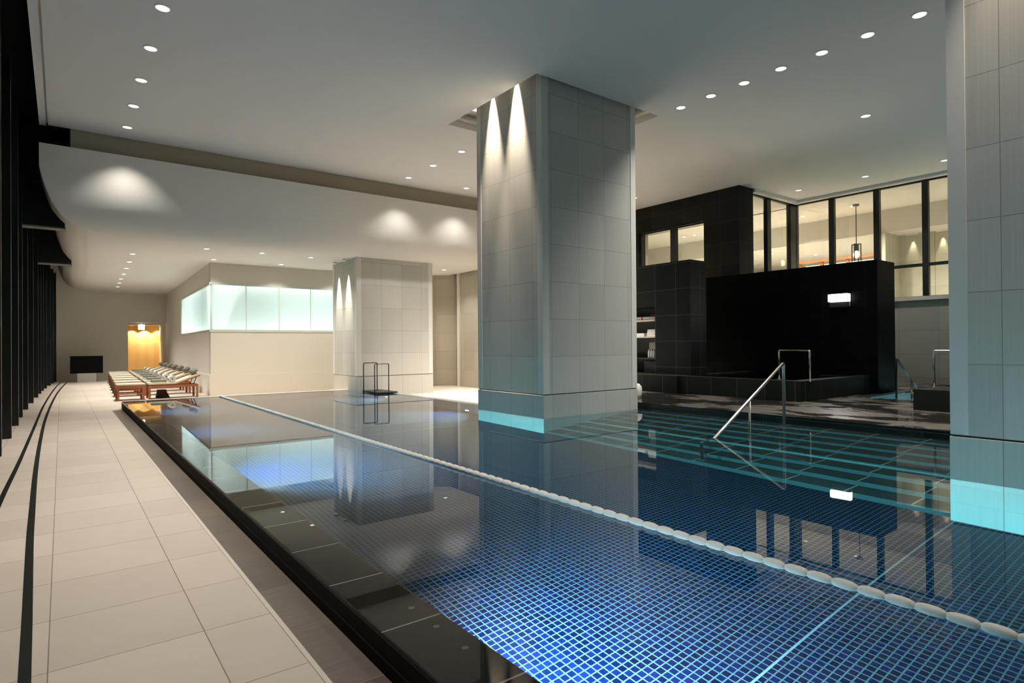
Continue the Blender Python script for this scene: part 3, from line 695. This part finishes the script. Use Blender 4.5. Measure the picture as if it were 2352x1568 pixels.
# --- pendant lamp in the upper room
t = thing('pendant_lamp', (19.45, 8.16, 5.43), 'tall dark rod pendant with a glass cylinder seen through the upper window', 'lamp')
bm = bm_new(); add_lathe(bm, [(0.09, 0.0), (0.09, -0.05), (0.02, -0.07)], 20); obj('canopy', bm, M_DSTEEL, t)
bm = bm_new(); add_tube(bm, [(0, 0, -0.05), (0, 0, -1.22)], 0.014, 8); obj('rod', bm, M_DSTEEL, t)
bm = bm_new(); add_box(bm, -0.13, 0.13, -0.015, 0.015, -1.24, -1.21)
for sx in (-1, 1): add_box(bm, sx*0.13-0.01, sx*0.13+0.01, -0.012, 0.012, -1.75, -1.22)
add_box(bm, -0.012, 0.012, -0.13, 0.13, -1.24, -1.21)
for sx in (-1, 1): add_box(bm, -0.012, 0.012, sx*0.13-0.01, sx*0.13+0.01, -1.75, -1.22)
obj('cage', bm, M_DSTEEL, t)
bm = bm_new(); add_lathe(bm, [(0.045, -1.24), (0.045, -1.42), (0.05, -1.43)], 16); sk = obj('socket', bm, M_DSTEEL, t)
bm = bm_new(); add_lathe(bm, [(0.03, -1.43), (0.075, -1.50), (0.08, -1.56), (0.05, -1.62), (0.01, -1.64)], 16); obj('bulb', bm, emit('pendant bulb', (1, 0.9, 0.7), 12), sk, smooth=True)
bm = bm_new(); add_tube(bm, [(0, 0, -1.25), (0, 0, -1.72)], 0.11, 24, False); obj('glass', bm, M_CLEAR, t)

# --- wooden display rack at the upper window
t = thing('display_rack', (20.0, 9.0, 2.36), 'red brown wooden frame rack with a lit top behind the upper window', 'rack')
M_RW = plain('orange brown wood', (0.42, 0.16, 0.05), 0.5)
for k, yk in enumerate((-1.25, -0.35, 0.45, 1.18)): boxes('post', M_RW, [(-0.05, 0.05, yk-0.04, yk+0.04, 0, 1.50)], t)
boxes('rail', M_RW, [(-0.06, 0.06, -1.30, 1.22, 1.50, 1.57)], t); boxes('rail', M_RW, [(-0.05, 0.05, -1.30, 1.22, 0.5, 0.56)], t)
boxes('lit_panel', emit('backlit panel', (1, 0.88, 0.68), 2.2), [(0.20, 0.24, -1.2, 1.1, 0.6, 1.44)], t)

# --- handrails
def rail_pts(ps, r=0.05):
    out = [ps[0]]
    for a, b, c in zip(ps, ps[1:], ps[2:]): out += bend(a, b, c, r)
    return out + [ps[-1]]
t = thing('stair_handrail', (0, 0, 0), 'slanting steel handrail running down the submerged steps', 'handrail')
bm = bm_new(); add_tube(bm, rail_pts([(8.33, 4.5, -0.1), (8.33, 4.5, 0.915), (6.64, 4.5, 0.0), (6.36, 4.5, -0.15), (6.36, 4.5, -1.24)], 0.05), 0.0215, 16)
obj('rail', bm, M_CHROME, t, smooth=True)
bm = bm_new(); add_tube(bm, [(7.44, 4.5, 0.43), (7.44, 4.5, -0.59)], 0.016, 12); obj('post', bm, M_CHROME, t, smooth=True)
for px, pz in ((8.33, -0.245), (7.44, -0.575), (6.36, -1.235)):
    bm = bm_new(); add_lathe(bm, [(0.045, 0), (0.045, 0.012), (0.022, 0.02)], 18, c=(px, 4.5, pz)); obj('foot_plate', bm, M_CHROME, t)
def hoop(name, a, b, z0, z1, label, r=0.02, mat=None):
    t = thing(name, (0, 0, 0), label, 'handrail'); mat = mat or M_CHROME
    bm = bm_new(); add_tube(bm, rail_pts([(a[0], a[1], z0), (a[0], a[1], z1), (b[0], b[1], z1), (b[0], b[1], z0)], 0.03), r, 12); obj('rail', bm, mat, t, smooth=True)
    for p in (a, b):
        bm = bm_new(); add_lathe(bm, [(r*2, z0), (r*2, z0+0.01)], 14, c=(p[0], p[1], 0)); obj('foot_plate', bm, mat, t)
    return t
hoop('tub_handrail', (11.75, 6.44), (11.16, 5.52), 0.47, 1.05, 'square steel handrail hoop rising from the raised black tub', 0.018)
hoop('plinth_handrail', (11.5, 3.64), (11.5, 2.9), 0.44, 1.05, 'steel handrail hoop on the black box beside the near pillar', 0.018)
t = thing('spa_handrail', (0, 0, 0), 'dark slanting handrail leading down into the small cyan pool', 'handrail')
bm = bm_new(); add_tube(bm, rail_pts([(13.25, 4.84, -0.05), (13.25, 4.84, 0.88), (14.25, 4.74, 0.12)], 0.03), 0.022, 12); obj('rail', bm, M_DSTEEL, t, smooth=True)
bm = bm_new(); add_tube(bm, [(13.85, 4.78, 0.40), (13.85, 4.78, -0.5)], 0.02, 12); obj('post', bm, M_DSTEEL, t, smooth=True)

# black landing plate with its two hoops beside the short pillar
t = thing('landing_platform', (0, 0, 0), 'thin black landing plate with two dark rail hoops beside the short pillar', 'platform')
boxes('plate', plain('black mat rubber', (0.012, 0.013, 0.010), 0.5), [(6.27, 6.80, 13.80, 14.80, 0.012, 0.045)], t, bevel=0.01)
for ax, bx, yy_, zz_ in ((6.12, 6.49, 14.35, 0.77), (6.22, 6.60, 13.90, 0.75)):
    bm = bm_new(); add_tube(bm, rail_pts([(ax, yy_, -0.4), (ax, yy_, zz_), (bx, yy_, zz_), (bx, yy_, -0.4)], 0.03), 0.013, 12); obj('rail', bm, M_DSTEEL, t, smooth=True)

# --- lane rope of white floats
t = thing('lane_rope', (3.06, 0, 0.012), 'long white float rope dividing the pool into lanes', 'lane rope')
bm = bm_new(); add_tube(bm, [(0, -1.0, 0), (0, 15.79, 0)], 0.006, 6); obj('cable', bm, M_WHITEPL, t)
def float_bm(y=0.0, seg=18):
    bm = bm_new() if not isinstance(y, tuple) else y[0]
    yc = y[1] if isinstance(y, tuple) else y
    prof = [(0.008, -0.0602), (0.014, -0.0585), (0.020, -0.048), (0.0245, -0.030), (0.0260, -0.010), (0.0260, 0.010), (0.0245, 0.030), (0.020, 0.048), (0.014, 0.0585), (0.008, 0.0602)]
    add_lathe(bm, prof, seg, 'Y', (0, yc, 0)); return bm
f0 = obj('float', float_bm(0.0), M_BEAD, t, smooth=True); f0.location = (0, 0.39, 0)
for k in range(1, 100):
    f = f0.copy(); COL.objects.link(f); f.parent = t; f.location = (0, 0.39+0.1205*k, 0)
bm = bm_new()
for k in range(100, 128): float_bm((bm, 0.39+0.1205*k), 12)
f = obj('float_row', bm, M_BEAD, t, smooth=True); f['kind'] = 'stuff'

# --- television on a pale plinth
t = thing('television', (0.81, 29.6, ZF), 'black flat television standing on a low pale plinth near the far wall', 'television')
bz = boxes('bezel', M_BLKMET, [(-0.545, 0.545, -0.02, 0.05, 0.345, 1.05)], t, bevel=0.006)
boxes('screen', M_SCREEN, [(-0.53, 0.53, -0.03, 0.03, 0.36, 1.035)], bz, bevel=0.006)
boxes('plinth', M_TVBASE, [(-0.315, 0.315, -0.09, 0.22, 0, 0.35)], t, bevel=0.006)

# --- hanging exit box in the doorway (overexposed white face)
t = thing('exit_box', (2.82, YFAR+0.08, 2.26), 'small glowing white box hanging in the oak doorway', 'sign')
boxes('face', emit('lit box face', (1, 0.97, 0.95), 9), [(-0.12, 0.12, -0.03, 0.03, -0.26, -0.04)], t, bevel=0.006)
boxes('hanger', M_RING, [(-0.03, 0.03, -0.01, 0.01, -0.05, 0.0)], t)

# --- loungers and footstools
def make_lounger():
    t = thing('lounger', (0, 0, 0), '', 'lounger')          # origin: foot end near corner on the floor; length along +x 1.17
    W = 0.62
    boxes('side_rail', M_TEAK, [(0.0, 1.17, 0.0, 0.035, 0.30, 0.36)], t, bevel=0.004); boxes('side_rail', M_TEAK, [(0.0, 1.17, W-0.035, W, 0.30, 0.36)], t, bevel=0.004)
    boxes('end_rail', M_TEAK, [(0.0, 0.035, 0.035, W-0.035, 0.29, 0.36)], t); boxes('end_rail', M_TEAK, [(1.135, 1.17, 0.035, W-0.035, 0.29, 0.36)], t)
    for lx in (0.0, 1.12):
        for ly in (0.0, W-0.05):
            bm = bm_new(); add_box(bm, lx, lx+0.05, ly, ly+0.05, 0, 0.30); obj('leg', bm, M_TEAK, t)
    sb = boxes('seat_base', M_TEAK, [(0.0, 0.66, 0.03, W-0.03, 0.36, 0.385)], t)
    boxes('seat_cushion', M_CUSH, [(-0.01, 0.66, 0.01, W-0.01, 0.385, 0.435)], sb, bevel=0.012)
    L, a = 0.62, math.radians(21); bf = t
    for nm, m, h0, h1 in (('back_frame', M_TEAK, 0.0, 0.03), ('back_cushion', M_CUSH, 0.03, 0.075)):
        bm = bm_new(); add_box(bm, 0, L, 0.01, W-0.01, h0, h1)
        bmesh.ops.transform(bm, matrix=Matrix.Translation((0.645, 0, 0.365)) @ Matrix.Rotation(-a, 4, 'Y'), verts=bm.verts)
        bf = obj(nm, bm, m, bf, bevel=0.008 if 'cush' in nm else 0)
    bm = bm_new(); add_tube(bm, [(1.05, 0.05, 0.34), (1.13, 0.05, 0.54)], 0.010, 8); add_tube(bm, [(1.05, W-0.05, 0.34), (1.13, W-0.05, 0.54)], 0.010, 8); add_tube(bm, [(1.13, 0.05, 0.54), (1.13, W-0.05, 0.54)], 0.010, 8)
    obj('back_support', bm, M_DSTEEL, t)
    return t
def make_stool():
    t = thing('footstool', (0, 0, 0), '', 'footstool'); W = 0.62
    boxes('seat_frame', M_TEAK, [(0.0, 0.60, 0, 0.03, 0.31, 0.385), (0, 0.6, W-0.03, W, 0.31, 0.385), (0, 0.03, 0.03, W-0.03, 0.31, 0.385), (0.57, 0.6, 0.03, W-0.03, 0.31, 0.385)], t)
    boxes('stretcher', M_TEAK, [(0.03, 0.57, 0.008, 0.03, 0.16, 0.19)], t); boxes('stretcher', M_TEAK, [(0.03, 0.57, W-0.03, W-0.008, 0.16, 0.19)], t)
    for lx in (0.0, 0.555):
        for ly in (0.0, W-0.045): 
            bm = bm_new(); add_box(bm, lx, lx+0.045, ly, ly+0.045, 0, 0.31); obj('leg', bm, M_TEAK, t)
    boxes('cushion', M_CUSH, [(-0.01, 0.62, 0.01, W-0.01, 0.385, 0.43)], t, bevel=0.012)
    return t
def blob(name, mat, sx, sy, sz, parent=None):
    bm = bm_new(); bmesh.ops.create_uvsphere(bm, u_segments=20, v_segments=12, radius=1.0)
    for v in bm.verts:
        c = v.co; k = lambda q: math.copysign(abs(q)**0.75, q)
        v.co = Vector((k(c.x)*sx, k(c.y)*sy, k(c.z)*sz))
    return obj(name, bm, mat, parent, smooth=True)
def make_roll():
    bm = bm_new(); n = 60; th = 0.012; w2_ = 0.20; rings = []
    for i in range(n+1):
        a = i/n*4.2*2*PI; r = 0.012+0.066*i/n
        rings.append([bm.verts.new((r*math.cos(a), y, r*math.sin(a))) for y in (-w2_, w2_)] + [bm.verts.new(((r+th)*math.cos(a), y, (r+th)*math.sin(a))) for y in (w2_, -w2_)])
    for A, B in zip(rings, rings[1:]):
        for k in range(4): bm.faces.new((A[k], A[(k+1) % 4], B[(k+1) % 4], B[k]))
    bm.faces.new(rings[0]); bm.faces.new(rings[-1][::-1])
    return obj('rolled_towel', bm, M_TOWEL)
lo, sto = make_lounger(), make_stool()
pil = blob('head_pillow', M_PILL, 0.10, 0.26, 0.062); rol = make_roll()
bm = bm_new()
for i in range(3): add_box(bm, 0.0+0.004*i, 0.36-0.006*i, 0.0+0.005*i, 0.36-0.004*i, 0.022*i, 0.022*i+0.021)
fol = obj('folded_towel', bm, M_TOWELG, bevel=0.008)
lt, stt = kids(lo), kids(sto)
WH = ['closest to the pool', 'second from the pool', 'third from the pool', 'fourth from the pool', 'fifth from the pool', 'sixth from the pool', 'farthest from the pool']
STEP = 1.56
for k in range(7):
    y = 18.22+STEP*k; x = 1.13+0.055*k
    if k == 0:
        L, S, Pp, R_, Fo = lo, sto, pil, rol, fol
        L.location = (x+0.69, y, ZF); S.location = (x, y, ZF)
    else:
        L = dup(lo, (x+0.69, y, ZF), tree=lt); S = dup(sto, (x, y, ZF), tree=stt)
        Pp, R_, Fo = pil.copy(), rol.copy(), fol.copy()
        for q in (Pp, R_, Fo): COL.objects.link(q)
    tag(L, f'teak lounger with cream cushion and raised back, {WH[k]}', 'lounger', 'teak loungers in a row'); tag(S, f'teak footstool with cream top at the foot of the lounger {WH[k]}', 'footstool', 'teak footstools in front of the loungers')
    Pp.location = (x+0.69+1.095, y+0.31, ZF+0.715); Pp.rotation_euler = (0, -math.radians(21), 0); tag(Pp, f'round grey head pillow on the lounger {WH[k]}', 'pillow', 'grey head pillows on the loungers')
    R_.location = (x+0.69+0.56, y+0.30, ZF+0.435+0.088); tag(R_, f'white rolled towel on the lounger {WH[k]}', 'towel', 'rolled towels on the loungers')
    Fo.location = (x+0.69+0.08, y+0.13, ZF+0.437); tag(Fo, f'folded grey green towel on the lounger {WH[k]}', 'towel', 'folded towels on the loungers')
# brown basket under the first lounger
t = thing('slipper_basket', (2.20, 18.75, ZF), 'dark brown tapered basket under the loungers closest to the pool', 'basket')
bm = bm_new()
a = [bm.verts.new((x, y, 0)) for x, y in ((-0.16, -0.16), (0.16, -0.16), (0.16, 0.16), (-0.16, 0.16))]; b = [bm.verts.new((x, y, 0.20)) for x, y in ((-0.12, -0.12), (0.07, -0.12), (0.07, 0.12), (-0.12, 0.12))]
bm.faces.new(a[::-1]); bm.faces.new(b)
for i in range(4): bm.faces.new((a[i], a[(i+1) % 4], b[(i+1) % 4], b[i]))
obj('body', bm, M_DARKBR, t, bevel=0.01)
boxes('rim', M_DARKBR, [(-0.13, 0.08, -0.13, 0.13, 0.195, 0.215)], t, bevel=0.004)

# --- shelves in the niche of the black block and what stands on them
SH = [(1.78, 'top'), (1.38, 'middle'), (0.86, 'lower'), (0.49, 'bottom')]
for z, n in SH[:3]:
    o = tag(boxes('wall_shelf_board', plain('pale shelf board '+n, (0.55, 0.52, 0.46), 0.4) if n != 'lower' else M_BLKMET, [(11.32, 11.7, 9.28, 10.6, z-0.03, z)], bevel=0.003), f'thin {n} shelf board in the niche of the black block', 'shelf', kind='thing')
# red and white float ring lying on the top shelf
t = thing('rescue_float', (11.50, 9.62, 1.78), 'white rescue float with a red band on the top niche shelf', 'float')
bm = bm_new(); add_tube(bm, [(0, -0.28, 0.05), (0, 0.45, 0.05)], 0.045, 14); obj('body', bm, M_WHITEPL, t, smooth=True)
bm = bm_new(); add_tube(bm, [(0, 0.16, 0.05), (0, 0.20, 0.05)], 0.048, 14); obj('band', bm, M_RED, t, smooth=True)
tag(boxes('red_bag', M_RED, [(11.55, 11.66, 9.32, 9.62, 1.83, 1.93)], bevel=0.02), 'red bag lying behind the rescue float', 'bag')
for k in range(5):
    tag(boxes('stacked_towel', M_PAPER, [(11.36, 11.62, 9.30+0.004*k, 9.58-0.006*k, 1.381+0.034*k, 1.413+0.034*k)], bevel=0.01), f'white folded towel in the pile on the middle niche shelf, {["lowest","second","third","fourth","top"][k]} of the pile', 'towel', 'towels on the niche shelf')
for k in range(4):
    tag(boxes('stacked_towel', M_PAPER, [(11.36, 11.62, 9.66, 9.95+0.01*k, 1.381+0.020*k, 1.400+0.020*k)], bevel=0.006), f'thin white towel in the low pile on the middle niche shelf, {["lowest","second","third","top"][k]} of the pile', 'towel', 'thin towels on the niche shelf')
bo = None
for i in range(2):
    for j in range(4):
        if bo is None:
            bm = bm_new(); add_lathe(bm, [(0.030, 0), (0.032, 0.01), (0.032, 0.15), (0.014, 0.19), (0.014, 0.21)], 14)
            bo = obj('water_bottle', bm, M_BOTTLE, smooth=True); b = bo
        else: b = bo.copy(); COL.objects.link(b)
        b.location = (11.42+0.09*i, 9.33+0.075*j, 0.861); tag(b, 'clear plastic water bottle in the group on the lower niche shelf', 'bottle', 'bottles on the lower niche shelf')
tag(boxes('storage_box', plain('grey bin plastic', (0.22, 0.22, 0.21), 0.5), [(11.45, 11.66, 9.30, 9.58, 1.075, 1.24)], bevel=0.01), 'grey box standing on the bottles in the niche', 'box')
tag(boxes('black_bin', M_BLKMET, [(11.36, 11.64, 9.30, 9.66, 0.502, 0.80)], bevel=0.02), 'black bin at the bottom of the niche', 'bin')
# white drum stool half hidden by the big pillar
bm = bm_new(); add_lathe(bm, [(0.15, 0.0), (0.165, 0.05), (0.175, 0.15), (0.165, 0.22), (0.12, 0.275), (0.02, 0.29)], 28)
o = obj('drum_stool', bm, M_WHITEPL, smooth=True); o.location = (9.42, 8.30, ZD); tag(o, 'white rounded drum stool peeping out behind the big pillar', 'stool')
